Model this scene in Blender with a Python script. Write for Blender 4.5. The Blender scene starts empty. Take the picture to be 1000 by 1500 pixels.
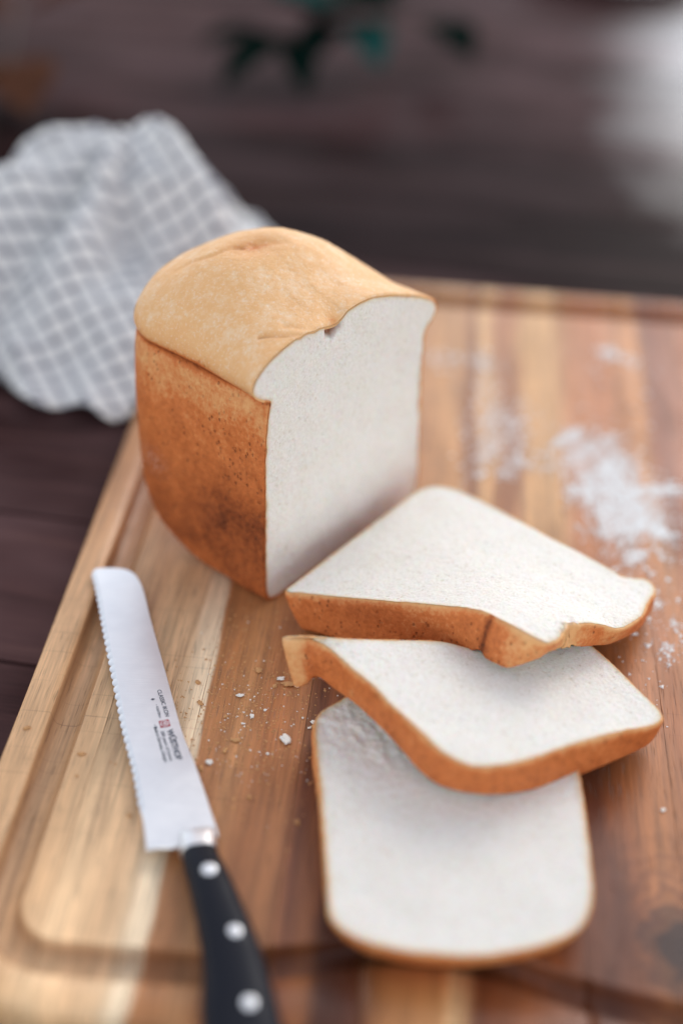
import bpy, bmesh, math, random
import numpy as np
from mathutils import Vector, Matrix
from mathutils.geometry import delaunay_2d_cdt

random.seed(4)
rng = np.random.default_rng(11)
scene = bpy.context.scene
COL = scene.collection

# ------------------------------------------------------------------ camera
PITCH, ROLL = math.radians(36.71), math.radians(2.44)
cp, sp, cr, sr = math.cos(PITCH), math.sin(PITCH), math.cos(ROLL), math.sin(ROLL)
fwd = Vector((0, cp, -sp)); up0 = Vector((0, sp, cp)); rt0 = Vector((1, 0, 0))
rt = rt0 * cr + up0 * sr
up = up0 * cr - rt0 * sr
cd = bpy.data.cameras.new('camera')
cam = bpy.data.objects.new('camera', cd)
COL.objects.link(cam)
M = Matrix((rt, up, -fwd)).transposed().to_4x4()
M.translation = Vector((0, 0, 0.495))
cam.matrix_world = M
cd.sensor_fit = 'VERTICAL'; cd.sensor_height = 36; cd.sensor_width = 24; cd.lens = 50
cd.clip_start = 0.01; cd.clip_end = 100
cd.dof.use_dof = True; cd.dof.focus_distance = 0.700; cd.dof.aperture_fstop = 1.6
cd.dof.aperture_blades = 0
scene.camera = cam

# ------------------------------------------------------------------ light: bright thin overcast, a veiled sun behind the table to the right
SUN_EL, SUN_AZ = math.radians(34), math.radians(26)      # azimuth measured from +Y towards +X
w = bpy.data.worlds.new('World'); scene.world = w; w.use_nodes = True
nt = w.node_tree; bg = nt.nodes['Background']
sky = nt.nodes.new('ShaderNodeTexSky'); sky.sky_type = 'NISHITA'; sky.sun_disc = False
sky.sun_elevation = SUN_EL; sky.sun_rotation = SUN_AZ
sky.air_density = 1.0; sky.dust_density = 0.3; sky.ozone_density = 0.2; sky.altitude = 0
hs = nt.nodes.new('ShaderNodeHueSaturation'); hs.inputs['Saturation'].default_value = 0.30      # thin cloud: a greyer sky
nt.links.new(sky.outputs[0], hs.inputs['Color']); nt.links.new(hs.outputs[0], bg.inputs[0]); bg.inputs[1].default_value = 0.15
sd = bpy.data.lights.new('sun', 'SUN'); sd.energy = 0.52; sd.angle = math.radians(30); sd.color = (1, .935, .85)
sun = bpy.data.objects.new('sun', sd); COL.objects.link(sun)
sdir = Vector((math.sin(SUN_AZ) * math.cos(SUN_EL), math.cos(SUN_AZ) * math.cos(SUN_EL), math.sin(SUN_EL)))
sun.rotation_euler = sdir.to_track_quat('Z', 'Y').to_euler()
scene.view_settings.view_transform = 'Standard'; scene.view_settings.look = 'None'
scene.view_settings.exposure = 0.98; scene.view_settings.gamma = 1.0
scene.cycles.use_denoising = True
scene.cycles.max_bounces = 8

# ------------------------------------------------------------------ helpers
def tag(o, label=None, cat=None, group=None, kind=None):
    if label: o['label'] = label
    if cat: o['category'] = cat
    if group: o['group'] = group
    if kind: o['kind'] = kind
    return o

def empty(name, loc=(0, 0, 0), rz=0.0):
    o = bpy.data.objects.new(name, None); COL.objects.link(o)
    o.location = loc; o.rotation_euler = (0, 0, rz); o.empty_display_size = .02
    return o

def link(name, me, mat=None, parent=None):
    o = bpy.data.objects.new(name, me); COL.objects.link(o)
    if mat is not None and not me.materials: me.materials.append(mat)
    if parent is not None: o.parent = parent
    return o

def mesh(name, V, F, smooth=True):
    me = bpy.data.meshes.new(name)
    me.from_pydata([tuple(map(float, v)) for v in V], [], [tuple(int(i) for i in f) for f in F])
    if smooth: me.polygons.foreach_set('use_smooth', [True] * len(me.polygons))
    me.update()
    return me

def set_attr(me, name, vals):
    a = me.attributes.new(name, 'FLOAT', 'POINT')
    a.data.foreach_set('value', np.asarray(vals, dtype=np.float32))

def recalc(me):
    bm = bmesh.new(); bm.from_mesh(me); bmesh.ops.recalc_face_normals(bm, faces=bm.faces); bm.to_mesh(me); bm.free()

def spline(P, n, closed=True):
    P = np.asarray(P, float); k = len(P)
    T = np.linspace(0, k if closed else k - 1, n, endpoint=not closed)
    out = np.zeros((n, P.shape[1]))
    for i, t in enumerate(T):
        j = int(math.floor(t)); fr = t - j
        if closed: a, b, c, d = P[(j - 1) % k], P[j % k], P[(j + 1) % k], P[(j + 2) % k]
        else:
            j = min(j, k - 2); fr = t - j
            a, b, c, d = P[max(j - 1, 0)], P[j], P[j + 1], P[min(j + 2, k - 1)]
        out[i] = .5 * ((2 * b) + (c - a) * fr + (2 * a - 5 * b + 4 * c - d) * fr ** 2 + (3 * b - a - 3 * c + d) * fr ** 3)
    return out

def resample(P, n):
    """uniform arc length resampling of a closed curve (first two columns give the length)"""
    Q = np.vstack([P, P[:1]]); L = np.r_[0, np.cumsum(np.linalg.norm(np.diff(Q[:, :2], axis=0), axis=1))]
    t = np.linspace(0, L[-1], n, endpoint=False)
    return np.stack([np.interp(t, L, Q[:, i]) for i in range(Q.shape[1])], 1)

def smooth_noise(n, k, amp):
    """periodic 1-D noise"""
    x = np.arange(n) / n * 2 * np.pi; r = np.zeros(n)
    for f in range(1, k): r += rng.normal() * np.sin(f * x + rng.uniform(0, 6.28)) / math.sqrt(k)
    return r * amp

def offset_in(P, d):
    """move a closed CCW 2-D outline inwards by d"""
    T = np.roll(P, -1, 0) - np.roll(P, 1, 0); T /= np.linalg.norm(T, axis=1)[:, None] + 1e-12
    N = np.stack([-T[:, 1], T[:, 0]], 1)
    d = np.asarray(d)
    return P + N * (d[:, None] if d.ndim else d)

def ccw(P):
    x, y = P[:, 0], P[:, 1]
    return P if np.sum(x * np.roll(y, -1) - np.roll(x, -1) * y) > 0 else P[::-1]

def inside(pts, poly):
    x, y = pts[:, 0], pts[:, 1]; r = np.zeros(len(pts), bool); n = len(poly)
    for i in range(n):
        x1, y1 = poly[i]; x2, y2 = poly[(i + 1) % n]
        if y1 == y2: continue
        c = ((y1 > y) != (y2 > y)) & (x < (x2 - x1) * (y - y1) / (y2 - y1) + x1)
        r ^= c
    return r

def edge_dist(pts, poly):
    Q = poly[::2]; d = np.full(len(pts), 1e9)
    for i in range(0, len(pts), 4000):
        s = pts[i:i + 4000]
        d[i:i + 4000] = np.sqrt(((s[:, None, :] - poly[None]) ** 2).sum(2)).min(1)
    return d

def sheet2d(poly, sp_):
    """triangulate the inside of poly with interior points every sp_; outline points come first"""
    lo, hi = poly.min(0), poly.max(0)
    gx, gy = np.meshgrid(np.arange(lo[0], hi[0], sp_), np.arange(lo[1], hi[1], sp_))
    g = np.stack([gx.ravel(), gy.ravel()], 1) + rng.uniform(-.28, .28, (gx.size, 2)) * sp_
    g = g[inside(g, poly)]
    g = g[edge_dist(g, poly) > sp_ * .55]
    P = np.vstack([poly, g]); n = len(poly)
    k = 1.0 / sp_
    res = delaunay_2d_cdt([Vector((p[0] * k, p[1] * k)) for p in P], [(i, (i + 1) % n) for i in range(n)], [], 1, 1e-6)
    V = np.array([(v.x / k, v.y / k) for v in res[0]])
    return V, res[2]

def rbf(ctrl, z):
    """thin plate interpolation"""
    ctrl = np.asarray(ctrl, float); n = len(ctrl); c0 = ctrl.mean(0); s = np.abs(ctrl - c0).max()
    X = (ctrl - c0) / s
    def ker(a, b):
        d = np.linalg.norm(a[:, None] - b[None], axis=2); return np.where(d > 0, d * d * np.log(d + 1e-12), 0)
    K = ker(X, X) + np.eye(n) * .02
    P = np.c_[np.ones(n), X]; A = np.block([[K, P], [P.T, np.zeros((3, 3))]])
    w_ = np.linalg.solve(A, np.r_[z, 0, 0, 0])
    def f(p):
        q = (np.asarray(p) - c0) / s; return ker(q, X) @ w_[:n] + np.c_[np.ones(len(q)), q] @ w_[n:]
    return f

# cheap lattice value noise for geometry
_NT = rng.random((64, 64, 64))
def vnoise(p):
    p = np.asarray(p, float); i = np.floor(p).astype(int); f = p - i; f = f * f * (3 - 2 * f); r = 0
    for dx in (0, 1):
        for dy in (0, 1):
            for dz in (0, 1):
                wgt = (f[:, 0] if dx else 1 - f[:, 0]) * (f[:, 1] if dy else 1 - f[:, 1]) * (f[:, 2] if dz else 1 - f[:, 2])
                r = r + wgt * _NT[(i[:, 0] + dx) % 64, (i[:, 1] + dy) % 64, (i[:, 2] + dz) % 64]
    return r * 2 - 1

def srgb(r, g, b, k=1.0):
    f = lambda c: ((c / 255) / 12.92 if c / 255 <= .04045 else ((c / 255 + .055) / 1.055) ** 2.4) * k
    return (f(r), f(g), f(b), 1)

# ------------------------------------------------------------------ node helpers
class NM:
    def __init__(s, name):
        s.m = bpy.data.materials.new(name); s.m.use_nodes = True; s.t = s.m.node_tree
        s.b = s.t.nodes['Principled BSDF']; s.tc = s.n('ShaderNodeTexCoord')
    def n(s, ty, **kw):
        o = s.t.nodes.new(ty)
        for k, v in kw.items(): setattr(o, k, v)
        return o
    def l(s, a, b): s.t.links.new(a, b)
    def put(s, sock, v):
        if isinstance(v, bpy.types.NodeSocket): s.l(v, sock)
        else: sock.default_value = v
    def vec(s, scale, src=None, off=(0, 0, 0)):
        o = s.n('ShaderNodeMapping'); o.inputs['Scale'].default_value = scale; o.inputs['Location'].default_value = off
        s.l(src or s.tc.outputs['Object'], o.inputs[0]); return o.outputs[0]
    def noise(s, vec, scale=1, detail=4, rough=.55, dist=0.0, col=False):
        o = s.n('ShaderNodeTexNoise'); s.l(vec, o.inputs['Vector']); o.inputs['Scale'].default_value = scale
        o.inputs['Detail'].default_value = detail; o.inputs['Roughness'].default_value = rough; o.inputs['Distortion'].default_value = dist
        return o.outputs['Color' if col else 'Fac']
    def voro(s, vec, scale=1, feat='F1', rnd=1.0):
        o = s.n('ShaderNodeTexVoronoi', feature=feat); s.l(vec, o.inputs['Vector']); o.inputs['Scale'].default_value = scale
        o.inputs['Randomness'].default_value = rnd; return o.outputs['Distance']
    def math(s, op, a, b=0.0, clamp=False):
        o = s.n('ShaderNodeMath', operation=op, use_clamp=clamp); s.put(o.inputs[0], a); s.put(o.inputs[1], b); return o.outputs[0]
    def rng(s, v, a, b, c=0.0, d=1.0):
        o = s.n('ShaderNodeMapRange'); s.put(o.inputs[0], v)
        for i, x in enumerate((a, b, c, d)): o.inputs[i + 1].default_value = x
        return o.outputs[0]
    def ramp(s, v, stops, interp='LINEAR'):
        o = s.n('ShaderNodeValToRGB'); s.put(o.inputs[0], v); r = o.color_ramp; r.interpolation = interp
        while len(r.elements) < len(stops): r.elements.new(.5)
        for e, (p, c) in zip(r.elements, stops): e.position = p; e.color = c
        return o.outputs[0]
    def mix(s, f, a, b, mode='MIX'):
        o = s.n('ShaderNodeMix', data_type='RGBA', blend_type=mode)
        s.put(o.inputs[0], f); s.put(o.inputs[6], a); s.put(o.inputs[7], b); return o.outputs[2]
    def attr(s, name):
        o = s.n('ShaderNodeAttribute', attribute_name=name); return o.outputs['Fac']
    def bump(s, h, dist, strength=1.0, normal=None):
        o = s.n('ShaderNodeBump'); s.put(o.inputs['Height'], h); o.inputs['Distance'].default_value = dist
        o.inputs['Strength'].default_value = strength
        if normal is not None: s.l(normal, o.inputs['Normal'])
        return o.outputs[0]
    def done(s, color=None, rough=None, normal=None, **kw):
        if color is not None: s.put(s.b.inputs['Base Color'], color)
        if rough is not None: s.put(s.b.inputs['Roughness'], rough)
        if normal is not None: s.l(normal, s.b.inputs['Normal'])
        for k, v in kw.items(): s.put(s.b.inputs[k.replace('_', ' ')], v)
        return s.m

# ------------------------------------------------------------------ materials
def mat_board():
    m = NM('acacia_wood')
    sep = m.n('ShaderNodeSeparateXYZ'); m.l(m.tc.outputs['Object'], sep.inputs[0])
    x, y = sep.outputs[0], sep.outputs[1]
    oi = m.n('ShaderNodeObjectInfo')
    # slow warp of the growth bands
    wv = m.vec((9, 3.2, 9))
    warp = m.math('MULTIPLY', m.math('SUBTRACT', m.noise(wv, 1, 3, .5), .5), .026)
    wv2 = m.vec((60, 7, 40))
    warp2 = m.math('MULTIPLY', m.math('SUBTRACT', m.noise(wv2, 1, 3, .6), .5), .014)
    # knot near the front right corner bends the bands around it
    kx = m.math('SUBTRACT', x, .124); ky = m.math('SUBTRACT', y, .379)
    kd = m.math('SQRT', m.math('ADD', m.math('POWER', kx, 2.0), m.math('POWER', m.math('MULTIPLY', ky, .75), 2.0)))
    kw = m.math('MULTIPLY', m.math('MULTIPLY', kx, 1.0), m.rng(kd, 0, .06, .55, 0))
    xx = m.math('ADD', m.math('ADD', x, m.math('ADD', warp, warp2)), kw)
    pos = m.math('DIVIDE', m.math('ADD', xx, .20), .49)
    P = lambda v: (v + .20) / .49
    front = m.ramp(pos, [(P(a), srgb(*c)) for a, c in [
        (-.19, (214, 172, 130)), (-.165, (222, 184, 144)), (-.152, (216, 178, 138)), (-.14, (230, 198, 160)), (-.122, (224, 188, 150)),
        (-.113, (232, 200, 164)), (-.108, (246, 226, 198)), (-.1005, (248, 230, 204)), (-.099, (186, 132, 90)), (-.09, (178, 124, 82)), (-.08, (196, 144, 100)),
        (-.066, (166, 110, 70)), (-.052, (176, 120, 78)), (-.043, (118, 66, 38)), (-.036, (150, 94, 56)), (-.026, (76, 38, 20)), (-.012, (96, 50, 27)), (.004, (190, 132, 82)), (.026, (202, 146, 94)),
        (.031, (226, 186, 140)), (.038, (112, 62, 36)), (.06, (140, 84, 50)), (.088, (98, 54, 32)), (.1, (146, 88, 50)), (.115, (184, 124, 78)), (.13, (166, 106, 64)), (.15, (188, 130, 84)), (.2, (160, 104, 70)), (.25, (176, 120, 80))]])
    back = m.ramp(pos, [(P(a), srgb(*c)) for a, c in [
        (-.19, (186, 140, 98)), (-.165, (172, 122, 82)), (-.14, (180, 128, 84)), (-.115, (160, 104, 64)), (-.1, (150, 94, 56)),
        (-.09, (176, 118, 72)), (-.06, (146, 88, 48)), (0, (190, 140, 90)), (.018, (196, 148, 98)), (.0245, (140, 86, 48)), (.029, (150, 98, 56)), (.032, (206, 164, 116)), (.041, (200, 154, 104)),
        (.045, (160, 104, 60)), (.055, (166, 108, 62)), (.062, (202, 156, 104)), (.078, (204, 158, 106)), (.084, (190, 138, 90)), (.09, (182, 116, 62)), (.11, (178, 108, 56)), (.125, (184, 118, 64)), (.138, (198, 136, 80)), (.145, (146, 84, 48)), (.152, (134, 72, 40)), (.17, (168, 100, 58)), (.21, (176, 110, 66)), (.25, (160, 98, 60))]])
    yy = m.math('ADD', y, m.math('MULTIPLY', m.math('SUBTRACT', m.noise(m.vec((30, 4, 30)), 1, 2), .5), .22))
    col = m.mix(m.rng(yy, .54, .66), front, back)
    # fibre and pore streaks; each stave shifts its own grain
    comb = m.n('ShaderNodeCombineXYZ'); m.l(m.math('MULTIPLY', oi.outputs['Random'], 9.0), comb.inputs[2])
    vm = m.n('ShaderNodeVectorMath', operation='ADD'); m.l(m.tc.outputs['Object'], vm.inputs[0]); m.l(comb.outputs[0], vm.inputs[1])
    fine = m.noise(m.vec((900, 26, 60), vm.outputs[0]), 1, 3, .65)
    mid = m.noise(m.vec((170, 8, 30), vm.outputs[0]), 1, 4, .6, .4)
    pores = m.rng(m.noise(m.vec((1500, 70, 100), vm.outputs[0]), 1, 1, .4), .62, .72)
    blotch = m.noise(m.vec((22, 9, 20), vm.outputs[0]), 1, 4, .6)
    g = m.math('MULTIPLY', m.rng(fine, .3, .7, .78, 1.16), m.rng(mid, .3, .7, .78, 1.18))
    g = m.math('MULTIPLY', g, m.rng(blotch, .3, .7, .78, 1.14))
    g = m.math('MULTIPLY', g, m.rng(pores, 0, 1, 1, .66))
    col = m.mix(1.0, col, g, 'MULTIPLY')
    streak = m.rng(m.noise(m.vec((75, 3.2, 20), vm.outputs[0], (3, 1, 0)), 1, 3, .6, .8), .60, .72)
    col = m.mix(m.math('MULTIPLY', streak, .42), col, srgb(92, 48, 28))
    # old knife scars
    for off_, an in ((0, .5), (5, -.35), (9, 1.1)):
        mp = m.n('ShaderNodeMapping'); mp.inputs['Rotation'].default_value = (0, 0, an); mp.inputs['Scale'].default_value = (14, 900, 1); mp.inputs['Location'].default_value = (off_, off_, 0)
        m.l(m.tc.outputs['Object'], mp.inputs[0]); sc_ = m.rng(m.noise(mp.outputs[0], 1, 0, .5), .765, .80)
        col = m.mix(m.math('MULTIPLY', sc_, .2), col, srgb(96, 60, 40))
    # the knot itself
    kn = m.noise(m.vec((90, 90, 90)), 1, 3, .6)
    kdd = m.math('ADD', kd, m.math('MULTIPLY', m.math('SUBTRACT', kn, .5), .02))
    rings = m.math('SINE', m.math('MULTIPLY', kdd, 900))
    col = m.mix(m.math('MULTIPLY', m.rng(kdd, .016, .052, .8, 0), m.rng(rings, -1, 1, .35, 1)), col, srgb(88, 48, 34))
    col = m.mix(m.rng(kdd, .008, .021, .92, 0), col, srgb(40, 24, 24))
    col = m.mix(m.math('MULTIPLY', m.attr('groove_shade_stain'), m.rng(blotch, .3, .7, .45, .85)), col, srgb(104, 56, 32))  # shade of the groove walls put into the colour, with oil and dirt
    h = m.math('ADD', m.math('MULTIPLY', fine, .5), m.math('MULTIPLY', pores, -.8))
    nrm = m.bump(h, .0003, .6)
    rough = m.rng(blotch, .3, .7, .52, .36)
    return m.done(m.mix(1.0, col, (1.10, 1.0, .88, 1), 'MULTIPLY'), rough, nrm, Specular_IOR_Level=.42)

def mat_table():
    m = NM('dark_stained_wood'); oi = m.n('ShaderNodeObjectInfo')
    comb = m.n('ShaderNodeCombineXYZ'); m.l(m.math('MULTIPLY', oi.outputs['Random'], 17.0), comb.inputs[1])
    vm = m.n('ShaderNodeVectorMath', operation='ADD'); m.l(m.tc.outputs['Object'], vm.inputs[0]); m.l(comb.outputs[0], vm.inputs[1])
    mid = m.noise(m.vec((3.0, 34, 10), vm.outputs[0]), 1, 5, .6, .7)
    fine = m.noise(m.vec((24, 600, 60), vm.outputs[0]), 1, 3, .6)
    big = m.noise(m.vec((5, 9, 5), vm.outputs[0]), 1, 3, .55)
    col = m.ramp(mid, [(.3, (.007, .003, .003, 1)), (.5, (.018, .0078, .0076, 1)), (.66, (.040, .020, .018, 1))])
    col = m.mix(1.0, col, m.rng(fine, .3, .7, .7, 1.25), 'MULTIPLY')
    col = m.mix(m.rng(big, .4, .68), col, (.040, .022, .022, 1))
    oc = m.n('ShaderNodeObjectInfo')
    col = m.mix(1.0, col, oc.outputs['Color'], 'MULTIPLY')
    nrm = m.bump(m.math('ADD', m.math('MULTIPLY', fine, .4), mid), .0012, .5)
    # glare at the far right is put in by a patch of glossier coat
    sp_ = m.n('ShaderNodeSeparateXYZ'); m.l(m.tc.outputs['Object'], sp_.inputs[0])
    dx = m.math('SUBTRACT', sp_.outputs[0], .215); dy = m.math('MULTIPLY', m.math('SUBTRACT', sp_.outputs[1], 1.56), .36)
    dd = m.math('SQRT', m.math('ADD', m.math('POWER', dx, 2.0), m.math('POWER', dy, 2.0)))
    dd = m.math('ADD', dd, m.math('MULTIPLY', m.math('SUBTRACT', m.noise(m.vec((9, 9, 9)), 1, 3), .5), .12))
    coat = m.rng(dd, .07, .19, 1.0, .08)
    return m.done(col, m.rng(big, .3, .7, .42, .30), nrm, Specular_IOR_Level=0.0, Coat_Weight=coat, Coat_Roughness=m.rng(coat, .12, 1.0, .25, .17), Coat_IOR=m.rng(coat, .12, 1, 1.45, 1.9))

def mat_crumb():
    m = NM('bread_crumb')
    e = m.attr('edge')
    n1 = m.noise(m.vec((760, 760, 760)), 1, 4, .65)
    n2 = m.noise(m.vec((1700, 1300, 1300)), 1, 2, .6)
    v = m.voro(m.vec((620, 620, 620)), 1)
    n3 = m.noise(m.vec((60, 60, 60)), 1, 3, .6)
    pore = m.rng(m.noise(m.vec((330, 330, 330), None, (5, 2, 1)), 1, 3, .7), .60, .74)
    col = m.mix(m.rng(n1, .35, .66), (.73, .665, .585, 1), (.86, .815, .75, 1))
    col = m.mix(m.rng(n3, .3, .7, 0, .35), col, (.845, .815, .78, 1))
    col = m.mix(m.math('MULTIPLY', pore, .9), col, (.58, .48, .37, 1))
    col = m.mix(m.math('MULTIPLY', m.rng(e, .15, .95), m.rng(n1, .3, .7, .6, 1)), col, (.72, .50, .27, 1))
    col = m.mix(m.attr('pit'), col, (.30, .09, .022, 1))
    big = m.noise(m.vec((210, 210, 210), None, (8, 3, 4)), 1, 3, .6)
    cell = m.rng(m.voro(m.vec((260, 260, 260), None, (3, 3, 8)), 1), .08, .34, 1, 0)
    cell = m.math('MULTIPLY', cell, m.rng(m.noise(m.vec((75, 75, 75), None, (4, 4, 1)), 1, 2), .42, .6))
    col = m.mix(m.math('MULTIPLY', cell, .5), col, (.62, .535, .44, 1))
    h = m.math('ADD', m.math('MULTIPLY', n1, 1.0), m.math('ADD', m.math('MULTIPLY', n2, .5), m.math('MULTIPLY', v, .6)))
    h = m.math('ADD', h, m.math('MULTIPLY', big, 1.1))
    h = m.math('SUBTRACT', h, m.math('ADD', m.math('MULTIPLY', pore, .8), m.math('MULTIPLY', cell, .9)))
    nrm = m.bump(h, .0008, .38)
    return m.done(col, .9, nrm, Specular_IOR_Level=.2, Subsurface_Weight=.45, Subsurface_Scale=.004, Sheen_Weight=.12)

def mat_crust():
    m = NM('bread_crust')
    t = m.attr('bake')
    n1 = m.noise(m.vec((58, 58, 70)), 1, 5, .66)
    n2 = m.noise(m.vec((420, 420, 420)), 1, 3, .65)
    n3 = m.noise(m.vec((150, 150, 110)), 1, 3, .6)
    tt = m.math('ADD', t, m.math('MULTIPLY', m.math('SUBTRACT', n1, .5), m.rng(t, .15, .5, .18, .38)))
    tt = m.math('ADD', tt, m.math('MULTIPLY', m.math('SUBTRACT', n2, .5), m.rng(t, .15, .5, .16, .42)))
    tt = m.math('ADD', tt, m.math('MULTIPLY', m.math('SUBTRACT', n3, .5), .20))
    col = m.ramp(tt, [(0, (.84, .68, .50, 1)), (.16, (.78, .445, .205, 1)), (.34, (.72, .36, .145, 1)), (.52, (.60, .178, .050, 1)), (.72, (.40, .105, .027, 1)), (.88, (.22, .052, .014, 1)), (1, (.08, .02, .007, 1))])
    # blisters: little dark pits on the baked sides
    pv = m.voro(m.vec((330, 330, 230)), 1)
    pits = m.math('MULTIPLY', m.rng(pv, .14, .27, 1, 0), m.rng(m.noise(m.vec((70, 70, 70), None, (2, 7, 1)), 1, 2), .40, .58))
    pits = m.math('MULTIPLY', pits, m.rng(t, .3, .5))
    col = m.mix(m.math('MULTIPLY', pits, .5), col, (.09, .018, .007, 1))
    # dusting of flour left on the crust
    fl = m.attr('flour')
    dust = m.math('MULTIPLY', fl, m.rng(m.noise(m.vec((700, 700, 700), None, (1, 4, 9)), 1, 3, .7), .54, .68))
    col = m.mix(m.math('MULTIPLY', dust, .75), col, (.86, .82, .76, 1))
    h = m.math('ADD', m.math('MULTIPLY', n2, .8), m.math('ADD', m.math('MULTIPLY', n3, 1.1), m.math('MULTIPLY', pits, -1.6)))
    nrm = m.bump(h, .0008, .7)
    return m.done(col, m.rng(n2, .3, .7, .70, .52), nrm, Specular_IOR_Level=.22, Subsurface_Weight=.06, Subsurface_Scale=.002)

def mat_steel(name, rough, aniso=True):
    m = NM(name)
    n = m.noise(m.vec((60, 2200, 60)), 1, 3, .6)
    sc = m.noise(m.vec((35, 35, 35)), 1, 3, .6)
    return m.done(m.mix(m.math('MULTIPLY', m.rng(sc, .3, .7), m.rng(n, .3, .7, .5, 1)), (.66, .66, .68, 1), (.84, .84, .85, 1)), m.math('ADD', m.rng(n, .3, .7, rough - .05, rough + .07), m.rng(sc, .4, .75, 0, .08)), m.bump(n, .0001, .5), Metallic=1.0)

def mat_handle():
    m = NM('black_handle_plastic')
    n = m.noise(m.vec((900, 900, 900)), 1, 2)
    s = m.noise(m.vec((60, 60, 60)), 1, 4, .6)
    return m.done((.007, .008, .014, 1), m.rng(s, .3, .7, .36, .5), m.bump(n, .0001, .3), Specular_IOR_Level=.14)

def mat_flat(name, c, rough=.5, var=.0, metal=0.0):
    m = NM(name)
    n = m.noise(m.vec((300, 300, 300)), 1, 3)
    a = tuple(max(0, x * (1 - var)) for x in c[:3]) + (1,); b = tuple(min(1, x * (1 + var)) for x in c[:3]) + (1,)
    return m.done(m.mix(m.rng(n, .3, .7), a, b), rough, m.bump(n, .0002, .3), Metallic=metal)

def mat_towel():
    m = NM('checked_cotton')
    uv = m.n('ShaderNodeSeparateXYZ'); m.l(m.tc.outputs['UV'], uv.inputs[0])
    def band(c, off):
        f = m.math('FRACT', m.math('ADD', m.math('DIVIDE', c, .0150), off))
        d = m.math('ABSOLUTE', m.math('SUBTRACT', f, .5))
        return m.rng(d, .13, .18, 1, 0)
    a, b = band(uv.outputs[0], .1), band(uv.outputs[1], .35)
    s = m.math('ADD', m.math('MULTIPLY', a, .5), m.math('MULTIPLY', b, .5))
    col = m.ramp(s, [(0, (.90, .885, .86, 1)), (.5, (.46, .46, .49, 1)), (1, (.14, .145, .18, 1))])
    wv = m.math('MULTIPLY', m.math('SINE', m.math('MULTIPLY', uv.outputs[0], 6500)), m.math('SINE', m.math('MULTIPLY', uv.outputs[1], 6500)))
    n = m.noise(m.vec((200, 200, 200)), 1, 4)
    col = m.mix(1.0, col, m.rng(n, .3, .7, .9, 1.05), 'MULTIPLY')
    return m.done(col, .92, m.bump(m.math('ADD', wv, n), .0003, .5), Specular_IOR_Level=.15, Sheen_Weight=.2)

def mat_leaf(name, c1, c2):
    m = NM(name)
    n = m.noise(m.vec((40, 90, 40)), 1, 4)
    v = m.noise(m.vec((400, 60, 200)), 1, 2)
    return m.done(m.mix(m.rng(n, .3, .7), c1, c2), .9, m.bump(v, .0005, .4), Specular_IOR_Level=.0)

WOOD, TABLE, CRUMB, CRUST = mat_board(), mat_table(), mat_crumb(), mat_crust()
BLADE, BOLST = mat_steel('brushed_steel', .36), mat_steel('polished_steel', .40)
RIVET = mat_steel('rivet_steel', .30)
HANDLE = mat_handle(); TOWEL = mat_towel()
INK = mat_flat('etched_ink', (.09, .10, .13), .6, .1)
RED = mat_flat('red_print', (.42, .035, .05), .5, .1)
WHITE = mat_flat('white_print', (.78, .76, .76), .5, .05)
FLOUR = mat_flat('flour_powder', (.90, .885, .86), .95, .05)
CERAM = mat_flat('white_ceramic', (.78, .78, .78), .18, .02)

# ------------------------------------------------------------------ the table
table = tag(empty('table', (0, 0, -.0225), math.radians(-8)), 'dark brown stained plank table under the cutting board', 'table')
def plank_mesh(y0, y1, x0=-2.2, x1=2.4, h=.035):
    bm = bmesh.new(); bmesh.ops.create_cube(bm, size=1)
    for v in bm.verts:
        v.co = Vector(((x0 + x1) / 2 + v.co.x * (x1 - x0), (y0 + y1) / 2 + v.co.y * (y1 - y0), -h / 2 + v.co.z * h))
    es = [e for e in bm.edges if abs(e.verts[0].co.y - e.verts[1].co.y) < 1e-6 and abs(e.verts[0].co.x - e.verts[1].co.x) > .1]
    bmesh.ops.bevel(bm, geom=es, offset=.0012, segments=2, affect='EDGES')
    me = bpy.data.meshes.new('plank'); bm.to_mesh(me); bm.free(); return me
tones = {2: 2.4, 3: 2.6, 4: 2.2, 5: 2.5, 6: 2.7, 7: 2.3, 8: 1.8, 9: 1.3, 10: .8, 11: 1.0, 12: 2.0, 13: 2.2, 14: 2.5, 15: 2.0, 16: 2.3}
ys = [.02 + .125 * k for k in range(-3, 18)]
for k in range(len(ys) - 1):
    t = tones.get(k - 1, rng.uniform(.8, 1.15))
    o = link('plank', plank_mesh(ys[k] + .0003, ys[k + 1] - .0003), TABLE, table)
    o.color = (t, t, t, 1)

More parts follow.
